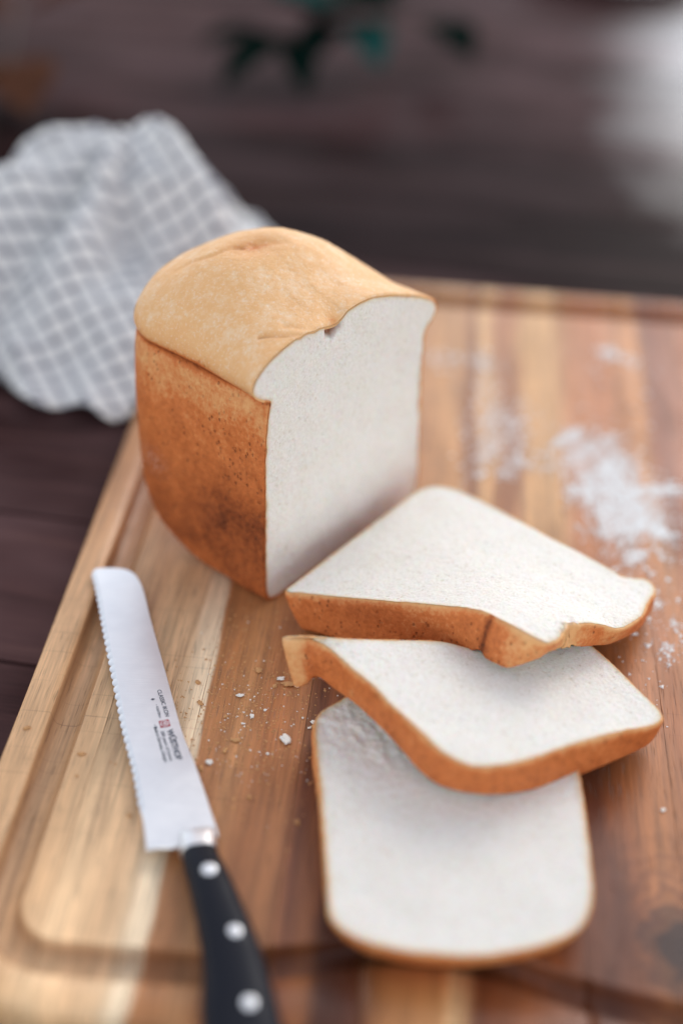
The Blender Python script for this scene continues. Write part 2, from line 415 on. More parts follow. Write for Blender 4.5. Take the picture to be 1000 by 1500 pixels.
# ------------------------------------------------------------------ the cutting board (own frame: turned -4 degrees)
BX0, BX1, BY0, BY1, BT, BR = -.187, .275, .3195, .9555, .0225, .053
def board_bump(x): return .022 * math.exp(-((x - .018) / .062) ** 2)
def board_solid():
    bm = bmesh.new()
    prof = [(.002, -BT, 0, 0), (0, -BT + .002, 0, 0), (0, -.0035, 0, 0), (.0009, -.0011, 0, 0), (.003, 0, 0, 0), (.010, .0001, .3, 0), (.0160, .0001, 1, 0), (.0166, -.0007, 1, .3), (.0173, -.0045, 1, .8),
            (.0190, -.0072, 1, .7), (.0215, -.0082, 1, .25), (.0248, -.0084, 1, .15), (.0285, -.0080, 1, .2), (.0310, -.0062, 1, .5), (.0324, -.0030, 1, .45), (.0330, -.0006, 1, .2), (.0337, 0, 1, 0)]
    lay = bm.verts.layers.float.new('groove_shade_stain')
    cs = [(BX1 - BR, BY0 + BR, -90), (BX1 - BR, BY1 - BR, 0), (BX0 + BR, BY1 - BR, 90), (BX0 + BR, BY0 + BR, 180)]
    loops = []
    for d, z, wb, groove_shade_stain in prof:
        pts = []
        for ci, (cx, cy, a0) in enumerate(cs):
            r = BR - d
            for s in range(17):
                a = math.radians(a0 + 90 * s / 16); pts.append((cx + r * math.cos(a), cy + r * math.sin(a)))
            nx, ny, na = cs[(ci + 1) % 4]
            a = math.radians(na); e = (nx + r * math.cos(a), ny + r * math.sin(a)); st = pts[-1]
            for s in range(1, 40): pts.append((st[0] + (e[0] - st[0]) * s / 40, st[1] + (e[1] - st[1]) * s / 40))
        out = []
        for (px, py) in pts:
            if py < .45: py += board_bump(px) * wb * max(0, min(1, (.45 - py) / .08))
            v = bm.verts.new((px, py, z)); v[lay] = groove_shade_stain; out.append(v)
        loops.append(out)
    n = len(loops[0])
    for a, b in zip(loops, loops[1:]):
        for i in range(n): bm.faces.new((a[i], a[(i + 1) % n], b[(i + 1) % n], b[i]))
    bm.faces.new(loops[-1]); bm.faces.new(loops[0][::-1])
    return bm
board = tag(empty('cutting_board', (0, 0, 0), -math.radians(4)), 'large acacia cutting board with a juice groove, under the bread and knife', 'cutting board')
solid = board_solid()
cuts = [BX0 - .01, -.1425, -.0995, -.047, -.0085, .0300, .0830, .1265, .1640, .2150, BX1 + .01]
for a, b in zip(cuts, cuts[1:]):
    bm = solid.copy(); g = .00012
    if a > BX0: bmesh.ops.bisect_plane(bm, geom=bm.verts[:] + bm.edges[:] + bm.faces[:], plane_co=(a + g, 0, 0), plane_no=(1, 0, 0), clear_inner=True)
    if b < BX1: bmesh.ops.bisect_plane(bm, geom=bm.verts[:] + bm.edges[:] + bm.faces[:], plane_co=(b - g, 0, 0), plane_no=(1, 0, 0), clear_outer=True)
    be = [e for e in bm.edges if e.is_boundary]
    if be: bmesh.ops.edgenet_fill(bm, edges=be)
    bmesh.ops.recalc_face_normals(bm, faces=bm.faces)
    me = bpy.data.meshes.new('stave'); bm.to_mesh(me); bm.free()
    for p in me.polygons: p.use_smooth = abs(p.normal.x) < .95 and len(p.vertices) < 8
    link('stave', me, WOOD, board)
solid.free()

# ------------------------------------------------------------------ the loaf (own frame: x = across the cut face, y = away from it, z up; centimetres scaled)
TH = math.radians(51.7)
loaf = tag(empty('bread_loaf', (-.0386, .5770, 0), TH), 'cut half of a tall white loaf with golden domed crust, standing on the board', 'loaf')
PROFILE = [(1.2, 0), (.45, .12), (.05, .6), (-.06, 2.0), (-.12, 4.2), (-.14, 6.5), (-.13, 8.6), (-.04, 10.9), (.12, 12.25), (.24, 12.62), (.16, 12.80),
           (-.35, 13.05), (-.85, 13.5), (-1.03, 13.95), (-.86, 14.38), (-.42, 14.72), (.53, 15.18), (1.5, 15.42), (2.5, 15.52), (3.6, 15.40), (4.5, 15.22), (5.1, 15.14), (5.6, 15.28), (6.2, 15.52), (7.7, 15.50),
           (9.2, 15.12), (10.6, 14.58), (11.6, 14.18), (12.5, 13.74), (13.3, 13.28), (13.75, 12.85), (13.82, 12.4), (13.55, 11.95), (13.2, 11.7), (13.02, 11.4), (12.93, 10.7),
           (12.98, 8.5), (13.12, 6.2), (13.3, 3.5), (13.42, 1.5), (13.36, .6), (12.95, .12), (12.2, 0), (9, 0), (5, 0)]
NP = 420
PROFILE_IN = PROFILE[:10] + [(.14, 12.80), (.08, 12.95), (.02, 13.3), (.12, 13.75), (.36, 14.2), (.75, 14.62), (1.35, 15.0), (2.1, 15.32), (2.95, 15.55), (3.8, 15.70), (4.6, 15.79), (5.2, 15.82), (5.7, 15.82), (6.3, 15.80), (7.7, 15.66),
              (9.2, 15.25), (10.6, 14.68), (11.5, 14.25), (12.3, 13.8), (12.95, 13.3), (13.25, 12.9), (13.3, 12.5), (13.2, 12.1), (13.1, 11.8), (13.0, 11.4)] + PROFILE[35:]
both_ = resample(spline(np.c_[np.array(PROFILE), np.array(PROFILE_IN)], 900), NP)      # clockwise seen from the cut side
prof, prof_in = both_[:, :2], both_[:, 2:]
def bake_of(a, z, b):
    wall = .54 + .10 * (1 - np.clip(z / 12, 0, 1))
    dark = .24 * np.exp(-(((z - 5.0) / 2.0) ** 2)) * np.clip((5.5 - b) / 3 + .5, .3, 1) + .16 * np.exp(-((z - 2.0) / 2.0) ** 2)
    t = wall + dark - .13 * np.exp(-((z - 11.9) / 1.2) ** 2)
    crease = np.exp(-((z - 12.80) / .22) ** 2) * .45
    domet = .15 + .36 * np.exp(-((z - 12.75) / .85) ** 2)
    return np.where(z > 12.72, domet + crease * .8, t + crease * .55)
CA, L, RC, HW = 6.62, 10.9, 3.1, 6.8
rings = []
bs = list(np.r_[0, .06, .16, np.linspace(.3, L - RC, 60)])
ph = np.linspace(0, 1, 26)[1:] * math.pi / 2
V, bake, flour = [], [], []
def dome_feature(a, b, z):
    """dimple, folds and lumps on the top crust"""
    dz = np.zeros_like(a)
    top = np.clip((z - 13.2) / 1.2, 0, 1)
    r = np.hypot((a - 5.6) / 1.45, (b - 6.0) / 1.2); dz -= .40 * np.exp(-r ** 2)
    # crease running from the dimple to the left, and one to the cut
    def seg(a0, b0, a1, b1, wd, dp, wob=.15):
        dx, dy = a1 - a0, b1 - b0; l = math.hypot(dx, dy); t = np.clip(((a - a0) * dx + (b - b0) * dy) / l ** 2, 0, 1)
        d = np.hypot(a - (a0 + dx * t) - wob * np.sin(t * 9), b - (b0 + dy * t) - wob * np.cos(t * 7))
        return -dp * np.exp(-(d / wd) ** 2) * (1 - .6 * t)
    dz += seg(5.3, 6.3, 2.6, 8.4, .17, .20) + seg(5.9, 5.9, 8.2, 4.2, .35, .10)
    dz += seg(1.3, 1.5, 2.5, -.2, .13, .20, .05) + seg(2.5, 1.0, 3.6, -.2, .16, .10, .05)
    return dz * top
for j, b in enumerate(bs + list(ph)):
    cap = j >= len(bs)
    if cap: inset = RC * (1 - math.cos(b)); b = L - RC + RC * math.sin(b)
    else: inset = 0.0
    s = (HW - inset) / HW
    km = min(1.0, b / 4.2); km = km ** .8
    pm = prof * (1 - km) + prof_in * km
    kd2 = min(1.0, b / 1.1); dipm = np.exp(-((prof[:, 0] - 4.9) / 1.6) ** 2) * (prof[:, 1] > 14)      # the notch closes quickly behind the cut
    pm[:, 1] += dipm * (1 - km) * kd2 * (prof_in[:, 1] - prof[:, 1]) * .6
    a = CA + (pm[:, 0] - CA) * s; z = pm[:, 1].copy()
    tb = np.clip((b - 3.8) / 6.6, 0, .985); z0 = 6.6 * (1 - math.sqrt(1 - tb ** 2))
    lip = 12.7
    lo = z < lip
    z[lo] = z0 + z[lo] * (lip - z0) / lip
    g = math.sqrt(max(0, 1 - (max(0, b - 4.0) / 8.6) ** 2))
    z[~lo] = lip + .9 * np.clip(z[~lo] - lip, 0, .5) / .5 * (1 - g) * .0 + (z[~lo] - lip) * (g if not cap else g)
    bb = np.full(NP, b)
    # dome is a little fuller towards the middle of the loaf
    z[~lo] += 1.6 * np.clip(1 - ((a[~lo] - 6.7) / 6.9) ** 2, 0, 1) * math.exp(-((b - 6.0) / 4.2) ** 2) * min(1, b / 4.5) - 0.0
    z += dome_feature(a, bb, prof[:, 1])
    # hand-made unevenness
    q = np.stack([a * .55, bb * .55, z * .55], 1)
    nz = vnoise(q) * .08 + vnoise(q * 3.1 + 7) * .022 + vnoise(q * 9.0 + 3) * .014
    wn = 1.0 if j > 2 else .35
    out = np.stack([a - CA, np.zeros(NP), z - 7], 1); out /= np.linalg.norm(out, axis=1)[:, None]
    a = a + out[:, 0] * nz * wn; z = z + out[:, 2] * nz * wn * (z > .3)
    z = np.maximum(z, 0.0)
    if j == 0: a = a - out[:, 0] * .10; z = np.maximum(z - out[:, 2] * .10, .02)   # crust turns in at the cut
    V.append(np.stack([a, bb, z], 1))
    t = bake_of(a, np.where(lo, z, np.maximum(prof[:, 1], 12.73)), bb)
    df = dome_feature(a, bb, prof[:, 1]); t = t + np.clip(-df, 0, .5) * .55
    t = t + .30 * np.exp(-(((a - 5.0) / .32) ** 2 + ((b - .12) / .28) ** 2)) * (z > 13)
    bake.append(t)
    fl = np.where(prof[:, 1] > 13.3, .36, .0) + .9 * np.exp(-(((b - 8.0) / .9) ** 2 + ((z - 5.8) / .7) ** 2)) * (a < 3) + .5 * np.exp(-(((a - 8.8) / 1.2) ** 2 + ((b - 1.6) / .9) ** 2)) * (z > 13)
    flour.append(fl)
nr = len(V)
last = V[-1]
for s in (.82, .6, .38, .18):
    c = np.array([CA, last[0, 1], 8.6]); r = c + (last - c) * s; r[:, 1] = last[0, 1] + (1 - s) * .12 + vnoise(r * .8) * .05
    V.append(r); bake.append(np.full(NP, .58) + 0 * s); flour.append(np.zeros(NP))
nr = len(V)
VV = np.vstack(V + [np.array([[CA, last[0, 1] + .13, 8.6]])]) / 100
F = []
for j in range(nr - 1):
    for i in range(NP):
        k = (i + 1) % NP; F.append((j * NP + i, j * NP + k, (j + 1) * NP + k, (j + 1) * NP + i))
F += [((nr - 1) * NP + i, (nr - 1) * NP + (i + 1) % NP, nr * NP) for i in range(NP)]
me = mesh('crust', VV, F); set_attr(me, 'bake', np.r_[np.concatenate(bake), .6]); set_attr(me, 'flour', np.r_[np.concatenate(flour), 0]); recalc(me)
link('crust', me, CRUST, loaf)
# the cut face
ring0 = V[0][:, [0, 2]]
poly = ccw(ring0.copy())
poly_in = offset_in(poly, .10 + np.clip(smooth_noise(NP, 60, .02), -.04, .05))
poly_in = resample(poly_in, 460)
P2, T2 = sheet2d(poly_in / 100, .0011)
P2 = P2 * 100
ed = edge_dist(P2, poly_in)
nq = np.stack([P2[:, 0] * 6, P2[:, 1] * 6, np.full(len(P2), 2.2)], 1)
dep = vnoise(nq) * .022 + vnoise(nq * 2.3 + 5) * .018 + vnoise(nq * .13) * .07
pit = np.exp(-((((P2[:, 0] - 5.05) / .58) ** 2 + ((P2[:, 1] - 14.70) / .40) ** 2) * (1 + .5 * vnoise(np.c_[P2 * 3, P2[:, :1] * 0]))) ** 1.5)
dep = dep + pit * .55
dep[ed < .02] = .0
me = mesh('crumb', np.stack([P2[:, 0], dep - .0, P2[:, 1]], 1) / 100, T2)
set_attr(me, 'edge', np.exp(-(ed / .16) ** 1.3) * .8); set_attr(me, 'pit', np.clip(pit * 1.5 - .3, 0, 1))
recalc(me)
if sum(p.normal.y for p in me.polygons) > 0: me.flip_normals()
crumb_o = link('crumb', me, CRUMB, loaf)
# narrow cut rim of crust between crust and crumb
nA = NP
outer = poly / 100; inner = offset_in(poly, .16) / 100
rv = [(p[0], -.0002 + 0 * p[1], p[1]) for p in outer] + [(p[0], .0003, p[1]) for p in inner]
rim = mesh('cut_rim', rv, [(i, (i + 1) % nA, nA + (i + 1) % nA, nA + i) for i in range(nA)])
tr = np.where(poly[:, 1] > 12.9, .20, .50)
set_attr(rim, 'bake', np.r_[tr, tr * .75]); set_attr(rim, 'flour', np.zeros(2 * nA)); recalc(rim)
if sum(p.normal.y for p in rim.polygons) > 0: rim.flip_normals()
link('cut_rim', rim, CRUST, loaf)

# ------------------------------------------------------------------ the slices
def make_slice(ctrl, label, thick, shift, lipfn, rough_end=None, seed=0, fixed=(), tbot=.62, torn=None):
    """ctrl: outline of the upper face in mm (x, y, z [, bottom x, y, z])"""
    top, bot = [], []
    for e in ctrl:
        top.append(e[:3]); bot.append(e[3:6] if len(e) > 3 else (e[0] + shift[0], e[1] + shift[1], max(e[2] - thick, 1.0)))
    top = spline(np.array(top), 1600); bot = spline(np.array(bot), 1600)
    both = np.c_[top, bot]; both = resample(both, 520); both = both if np.array_equal(ccw(both[:, :2])[0], both[0, :2]) else both[::-1]
    n = len(both); T, B_ = both[:, :3], both[:, 3:]
    zf = rbf(np.array([c[:2] for c in ctrl]), np.array([c[2] for c in ctrl]))
    zb = rbf(bot[::40, :2], bot[::40, 2])
    if torn:
        k = np.exp(-((T[:, 0] - torn[0]) ** 2 + (T[:, 1] - torn[1]) ** 2) / torn[2] ** 2)
        q = np.c_[T[:, 0], T[:, 1], T[:, 2] * 0] * .55; d2 = np.c_[vnoise(q + 3), vnoise(q * 1.3 + 17), vnoise(q * 2 + 31)] * 1.9
        T += d2 * k[:, None]; B_ += d2[:, [1, 2, 0]] * k[:, None] * .8
    root = empty('bread_slice', (0, 0, 0)); tag(root, label, 'bread slice', 'slices cut from the white loaf')
    jag = smooth_noise(n, 150, .17) + smooth_noise(n, 24, .13)
    inn = offset_in(T[:, :2], 1.25 + jag)
    # crumb: upper and lower face
    P, F = sheet2d(inn / 1000, .00115); P = P * 1000
    ed = edge_dist(P, inn); z = zf(P)
    # match the rim exactly
    q = np.stack([P[:, 0] * .55, P[:, 1] * .55, np.full(len(P), 3.3 + seed)], 1)
    dz = vnoise(q) * .20 + vnoise(q * 1.9 + 9) * .15 + vnoise(q * .12) * .6
    if rough_end is not None:
        k = rough_end(P); dz += k * (vnoise(q * .55 + 2) * 1.1 + vnoise(q * 1.7 + 1) * .7 - .5)
    tz = T[:, 2] + .0
    z = z + dz * np.clip(ed / 1.2, 0, 1)
    near = ed < 6
    idx = np.array([np.argmin(((inn - p) ** 2).sum(1)) for p in P[near]])
    wgt = np.exp(-(ed[near] / 2.5) ** 2); zrb = zf(inn)
    z[near] += (tz[idx] + .35 - zrb[idx]) * wgt
    me = mesh('crumb', np.c_[P, z] / 1000, F)
    ev = np.exp(-(ed / (1.9 + .7 * vnoise(q * .8))) ** 1.2) * .85
    if lipfn is not None: ev = np.maximum(ev, lipfn(P))
    set_attr(me, 'edge', ev); set_attr(me, 'pit', np.zeros(len(P))); recalc(me)
    if sum(p.normal.z for p in me.polygons) < 0: me.flip_normals()
    link('crumb', me, CRUMB, root)
    bin_ = offset_in(B_[:, :2], 1.0)
    P, F = sheet2d(bin_ / 1000, .004); P = P * 1000
    z = np.maximum(zb(P), .35)
    ne = edge_dist(P, bin_) < .3
    me = mesh('underside', np.c_[P, z] / 1000, F); set_attr(me, 'edge', np.full(len(P), .1)); set_attr(me, 'pit', np.zeros(len(P))); recalc(me)
    if sum(p.normal.z for p in me.polygons) > 0: me.flip_normals()
    link('underside', me, CRUMB, root)
    # crust band
    def norm2(P):
        t = np.roll(P, -1, 0) - np.roll(P, 1, 0); t /= np.linalg.norm(t, axis=1)[:, None] + 1e-9
        return np.c_[t[:, 1], -t[:, 0]]
    N = norm2(T[:, :2])
    rowsV, tb = [], []
    inn2 = offset_in(T[:, :2], 1.9 + jag)
    rows = [('in', 0)] + [('w', s) for s in (0, .03, .08, .18, .3, .42, .54, .66, .78, .88, .95, 1.0)] + [('bin', 0)]
    for kind, s in rows:
        if kind == 'in': p = np.c_[inn2, T[:, 2] - .1]; t = .30
        elif kind == 'bin': p = np.c_[offset_in(B_[:, :2], 1.3), np.maximum(B_[:, 2] + .1, .4)]; t = .4
        else:
            p = T * (1 - s) + B_ * s
            bulge = .75 * math.sin(math.pi * min(1, max(0, s))) ** .7
            rnd = {0: -.75, .03: -.28, .08: -.05, 1.0: -.6}.get(s, 0)
            p = p.copy(); 
            qn = np.c_[p[:, 0] * .22, p[:, 1] * .22, p[:, 2] * .22] + seed * 5
            nn = vnoise(qn) * .45 + vnoise(qn * 3) * .2
            p[:, :2] += N * (bulge + rnd + nn * math.sin(math.pi * min(max(s, .05), .95)))[:, None]
            p[:, 2] += (jag * .9 + .28 if s == 0 else 0)
            t = .34 if s == 0 else .42 if s <= .03 else tbot - .08 if s < .1 else tbot
        rowsV.append(p); tb.append(np.full(n, t))
    lab = np.zeros(n)
    if fixed:
        for (x0, y0, r, v) in fixed:
            wt = np.exp(-(((T[:, 0] - x0) ** 2 + (T[:, 1] - y0) ** 2) / r ** 2)); lab += wt * v
    V = np.vstack(rowsV); m_ = len(rows)
    V[:, 2] = np.maximum(V[:, 2], .25)
    F = [(j * n + i, (j + 1) * n + i, (j + 1) * n + (i + 1) % n, j * n + (i + 1) % n) for j in range(m_ - 1) for i in range(n)]
    me = mesh('crust', V / 1000, F)
    set_attr(me, 'bake', np.concatenate([t + lab * (1 if k_ > 0 else .5) for k_, t in enumerate(tb)])); set_attr(me, 'flour', np.zeros(len(V))); recalc(me)
    link('crust', me, CRUST, root)
    return root

SLICE1 = [(-27.8,563.3,22.0,-18.4,558.3,2.5),(-15.6,556.6,26.0,-11,554,3),(5.3,546.5,33.0,6,543,7),(25.5,536.9,40.0,26,534,13),(48.3,527.1,47.0,49,523.5,21),(64.0,518.0,53.5,63,513.5,31),(71.2,512.0,56.0,68.2,508.6,36.5),
 (74.5,508.6,56.3,71,502.5,37),(80.5,504.2,56.6,76,498.5,37.2),(88.8,498.3,56.0,82,495.4,38),(96.5,495.2,54.3,95.0,499,41),(101.2,497.5,52.8,100,503,42),
 (104.8,501.8,51.5,104,506,41),(107.2,507.0,50.8,106.5,510,39),(110.2,513.0,49.5,110.5,514,36),(115.0,517.4,47.4,116,518,33),(120.0,521.2,45.0,121,522,29.5),
 (128.9,526.0,40.0,127.7,527.0,26.0),(139.8,531.0,34.0,137.7,536.0,20.0),(153.1,546.8,28.0,153.5,554.6,12.0),(159.8,562.9,24.0,160,566,8),(166.4,577.4,20.5,165,578,5),(166.6,584.5,20.0,164,584,4),
 (162.5,588.8,20.3,160,587,4),(155.5,588.2,21.5,154,586,4),(150.0,588.0,22.6,149,586,4),(143.8,592.1,24.0),(132.6,600.6,25.0),(112.2,617.7,25.0),(87.7,641.1,24.0),(73.0,653.0,24.0),(62.4,659.6,24.0),(53.8,660.9,24.0),
 (45.2,657.6,24.0),(37.3,649.2,24.0),(8.0,611.8,23.0),(-20.0,575.5,22.0,-12,570,2.5)]
SLICE2 = [(-11.8,499.1,46.5,-8.3,494.3,28.0),(-3.3,493.6,46.0,.4,487.1,27.0),(6.2,482.1,46.0,9.9,479.5,26.0),(16.7,471.0,45.5,18.3,469.8,25.5),(24.2,461.0,45.0,26.2,459.9,25.0),(31.2,452.6,45.0,31.8,452.1,24.5),
 (40.1,442.2,44.0,39.1,442.3,23.0),(48.9,433.0,43.0,47.5,434.3,22.5),(60.7,427.9,41.5,59.5,430.6,22.0),(74.2,430.1,40.0,74.8,431.6,20.5),(89.7,438.2,37.5,90.8,438.1,17.5),(109.6,450.9,34.0,112.7,451.7,13.0),(132.1,463.8,30.0,134.0,466.8,9.5),
 (146.1,470.6,27.0,148.1,477.4,8.0),(153.7,477.4,25.5,153.5,484.6,7.0),(153.7,485.1,25.0,152,489,6),(147.1,497.2,24.5,145,498,4),(137.7,514.3,24.0,136,514,2.5),(129.3,527.7,23.5,128,526,2),(124.3,534.5,23.0,123,531,2),(117,535,22.0,116,532,2),
 (104,525.5,24.0,103,522,4),(90,517.5,27.0,89,514,7),(75,513.8,31,75,511,11),(62,514,34,62,511,14),(48.6,512.9,38.0),(22.0,506.6,43.0),(2.5,501.9,47.0),(-10.9,501.3,48.3,-9,496,27),(-20.6,499.9,49.0,-15,495,24.5),(-25.4,498.5,49.0,-18.4,492.4,23.5),(-23.5,497.0,48.7,-17.6,490.6,23.6),(-17.0,498.0,47.8,-12.8,492.0,25)]
SLICE3 = [(-6.6,480.6,18),(-3.0,484.9,18),(3.8,491.0,18),(14,503,18),(30,512,17.5),(55,516,17),(85,507,17),(106,492,17.5),(115,480,18),(114.8,471,18),(113.2,463,18),(113.2,446.3,18),(113.2,422.2,18,111.5,423,1),(112.4,394.3,18,110,396,1),(110.4,376.6,18,106.5,381,1),(103.6,363.3,18,99.5,369,1),(88.6,354.4,18,85.5,361.5,1),
 (72.0,349.9,18,70.5,357.5,1),(56,347.6,18,56,355.3,1),(39.9,348.0,18,41,355.7,1),(23.7,350.3,18,27,357.6,1),(10.5,355.1,18,15,361.5,1),(2.4,363.0,18,7.5,368.2,1),(.4,373.3,18,4.6,377,1),(-1.8,399,18,.6,400,1),(-5.2,435.4,18,-3.8,436,1),(-7.4,455,18),(-8.4,466,18),(-8.6,474,18)]
make_slice(SLICE1, 'slice with torn edge lying closest against the cut face of the loaf', 21, (.5, -1.0), None,
           rough_end=lambda P: np.exp(-(((P[:, 0] - 114) / 7) ** 2 + ((P[:, 1] - 519) / 5) ** 2)), seed=1, tbot=.56, torn=(111, 513, 8), fixed=[(72.3, 510.5, 1.6, .34), (110, 513, 9, -.30), (92, 496, 14, -.16), (140, 532, 14, -.14), (166, 582, 8, -.2), (74, 508, 5, .06)])
make_slice(SLICE2, 'middle slice of bread propped between the other two slices', 20, (1.0, -1.5), None, seed=2, tbot=.58, fixed=[(-22, 497, 9, -.24), (-12.5, 499.5, 3.5, .12)])
make_slice(SLICE3, 'slice lying flat at the front of the board, rounded crust end forward', 17.2, (0, 1.0),
           None,
           rough_end=lambda P: 1.0 * np.exp(-(((P[:, 1] - 472) / 26) ** 2)), seed=3, tbot=.50, fixed=[(-4, 483, 8, -.2)])

# ------------------------------------------------------------------ the bread knife
KP = np.array([-.1322, .5981]); KH = np.array([-.0575, .405])
knife = tag(empty('bread_knife', (-.0500, .4080, .0)), 'serrated bread knife with black riveted handle lying on the board', 'knife')
kd_ = KP - np.array([-.0640, .4060]); KL = np.linalg.norm(kd_); kd_ /= KL
def blade_z(p):           # height of the blade's middle plane
    s = ((np.asarray(p)[..., 0] + .0640) * kd_[0] + (np.asarray(p)[..., 1] - .4060) * kd_[1]) / KL
    return .0074 - .0046 * np.clip(s, -.2, 1.1)
off = np.array([-.0500, .4080])
spine = [(-.1075, .5905), (-.1032, .5800), (-.0960, .5560), (-.0856, .5234), (-.0780, .4990), (-.0701, .4745), (-.0630, .4570), (-.0567, .4400), (-.0512, .4240), (-.0488, .4175)]
tip = [(-.1335, .5945), (-.1322, .5978), (-.1290, .5990), (-.1200, .5993), (-.1145, .5980), (-.1100, .5945)]
heel = [(-.0476, .4125), (-.0640, .4060), (-.0660, .4049), (-.0690, .4045), (-.0730, .4042), (-.0781, .4028)]
edge0 = np.array([(-.0781, .4028), (-.0808, .4150), (-.0843, .4285), (-.0910, .4520), (-.0987, .4750), (-.1060, .5000), (-.1132, .5250), (-.1190, .5450), (-.1245, .5650), (-.1300, .5840), (-.1335, .5945)])
ec = spline(edge0, 400, closed=False)
seg = np.r_[0, np.cumsum(np.linalg.norm(np.diff(ec, axis=0), axis=1))]
ee = np.stack([np.interp(np.linspace(0, seg[-1], 420), seg, ec[:, i]) for i in (0, 1)], 1)
sl = np.linspace(0, seg[-1], 420)
tt_ = np.gradient(ee, axis=0); tt_ /= np.linalg.norm(tt_, axis=1)[:, None]
nn_ = np.stack([-tt_[:, 1], tt_[:, 0]], 1)                      # towards the cutting side
if nn_[200] @ np.array([1.0, 0.2]) > 0: nn_ = -nn_
scal = np.abs(np.sin(math.pi * sl / .0051)) ** .8 * .0011 - .0004
scal *= np.clip((sl - .022) / .004, 0, 1)
ee = ee + nn_ * scal[:, None]
ee0 = np.stack([np.interp(np.linspace(0, seg[-1], 420), seg, ec[:, i]) for i in (0, 1)], 1)
rest = np.vstack([spline(tip, 30, False), spline(spine, 90, False), np.array(heel[:1]), spline(heel[1:], 30, False)[:-1]])
outline = np.vstack([rest, ee[:-1]]); base = np.vstack([rest, ee0[:-1]])
grind = np.r_[np.full(len(rest), .0004), np.clip((sl[:-1] - .018) / .006, .2, 1) * .0021]
dd_ = np.r_[True, np.linalg.norm(np.diff(outline, axis=0), axis=1) > 1e-5]; outline, base, grind = outline[dd_], base[dd_], grind[dd_]
if not np.array_equal(ccw(outline), outline): outline, base, grind = outline[::-1], base[::-1], grind[::-1]
inner = offset_in(base, grind)
P2, T2 = sheet2d(inner, .012)
n = len(P2); m_ = len(outline)
zi, zo = blade_z(P2), blade_z(outline)
Vs = np.vstack([np.c_[P2 - off, zi + .0010], np.c_[P2 - off, zi - .0010], np.c_[outline - off, zo + .0002], np.c_[outline - off, zo - .0002]])
o1, o2 = 2 * n, 2 * n + m_
Fs = [tuple(f) for f in T2] + [tuple(n + i for i in reversed(f)) for f in T2]
for i in range(m_):
    k = (i + 1) % m_
    Fs += [(i, k, o1 + k, o1 + i), (n + k, n + i, o2 + i, o2 + k), (o1 + i, o1 + k, o2 + k, o2 + i)]
me = mesh('blade', Vs, Fs, smooth=False); recalc(me)
blade = link('blade', me, BLADE, knife)

def loft(name, centers, sizes, mat, parent, nseg=28, power=2.6):
    """rounded-box sections along a path; sizes = (half width, half height)"""
    C_ = np.array(centers, float); V, F = [], []
    for i, (c, (hw, hh)) in enumerate(zip(C_, sizes)):
        t = C_[min(i + 1, len(C_) - 1)] - C_[max(i - 1, 0)]; t[2] = 0; t /= np.linalg.norm(t); sx = np.array([t[1], -t[0], 0])
        for k in range(nseg):
            a = 2 * math.pi * k / nseg; ca, sa = math.cos(a), math.sin(a)
            x = hw * math.copysign(abs(ca) ** (2 / power), ca); z = hh * math.copysign(abs(sa) ** (2 / power), sa)
            V.append(c + sx * x + np.array([0, 0, z]))
    m = len(C_)
    for i in range(m - 1):
        for k in range(nseg): F.append((i * nseg + k, i * nseg + (k + 1) % nseg, (i + 1) * nseg + (k + 1) % nseg, (i + 1) * nseg + k))
    F.append(tuple(range(nseg))); F.append(tuple((m - 1) * nseg + k for k in range(nseg)))
    me = mesh(name, V, F); recalc(me); return link(name, me, mat, parent)
hc = spline([(-.0551, .4035, .0084), (-.0530, .3960, .0086), (-.0490, .3870, .0090), (-.0425, .3715, .0093), (-.0362, .3555, .0095), (-.0312, .3400, .0095), (-.0270, .3210, .0095), (-.0235, .3050, .0095), (-.0190, .2890, .0092), (-.0155, .2800, .009)], 40, False)
hs = spline([(.0078, .0058), (.0085, .0068), (.0090, .0076), (.0094, .0083), (.0098, .0086), (.0104, .0086), (.0112, .0086), (.0118, .0086), (.0112, .0080), (.0070, .0050)], 40, False)
_t = np.clip((.392 - hc[:, 1]) / .065, 0, 1)
hs[:, 0] *= .95 + .40 * _t; hc[:, 0] -= .0034 * _t      # the grip swells towards its end
hc[:, :2] -= off
loft('handle', hc, hs, HANDLE, knife)
bc_ = spline([(-.0575, .4165, .0073), (-.0573, .4150, .0074), (-.0570, .4135, .0076), (-.0566, .4110, .0078), (-.0560, .4070, .0081), (-.0551, .4025, .0084)], 24, False); bc_[:, :2] -= off
bs_ = spline([(.0079, .0006), (.0080, .0022), (.0080, .0040), (.0080, .0050), (.0080, .0056), (.0081, .0061)], 24, False)
loft('bolster', bc_, bs_, BOLST, knife)
for (x, y) in ((-.0490, .3872), (-.0360, .3557), (-.0276, .3232)):
    bm = bmesh.new(); top = []
    zt = .0172 + (.0005 if y < .38 else -.0006)
    for r, z in ((.0033, -.0015), (.0033, .00020), (.0030, .00032), (.0020, .00040), (.0008, .00046)):
        top.append([bm.verts.new((x - off[0] + r * math.cos(a), y - off[1] + r * math.sin(a), zt + z)) for a in np.linspace(0, 2 * math.pi, 33)[:-1]])
    for a, b in zip(top, top[1:]):
        for i in range(32): bm.faces.new((a[i], a[(i + 1) % 32], b[(i + 1) % 32], b[i]))
    bm.faces.new(top[-1]); me = bpy.data.meshes.new('rivet'); bm.to_mesh(me); bm.free()
    for p in me.polygons: p.use_smooth = True
    link('rivet', me, RIVET, knife)

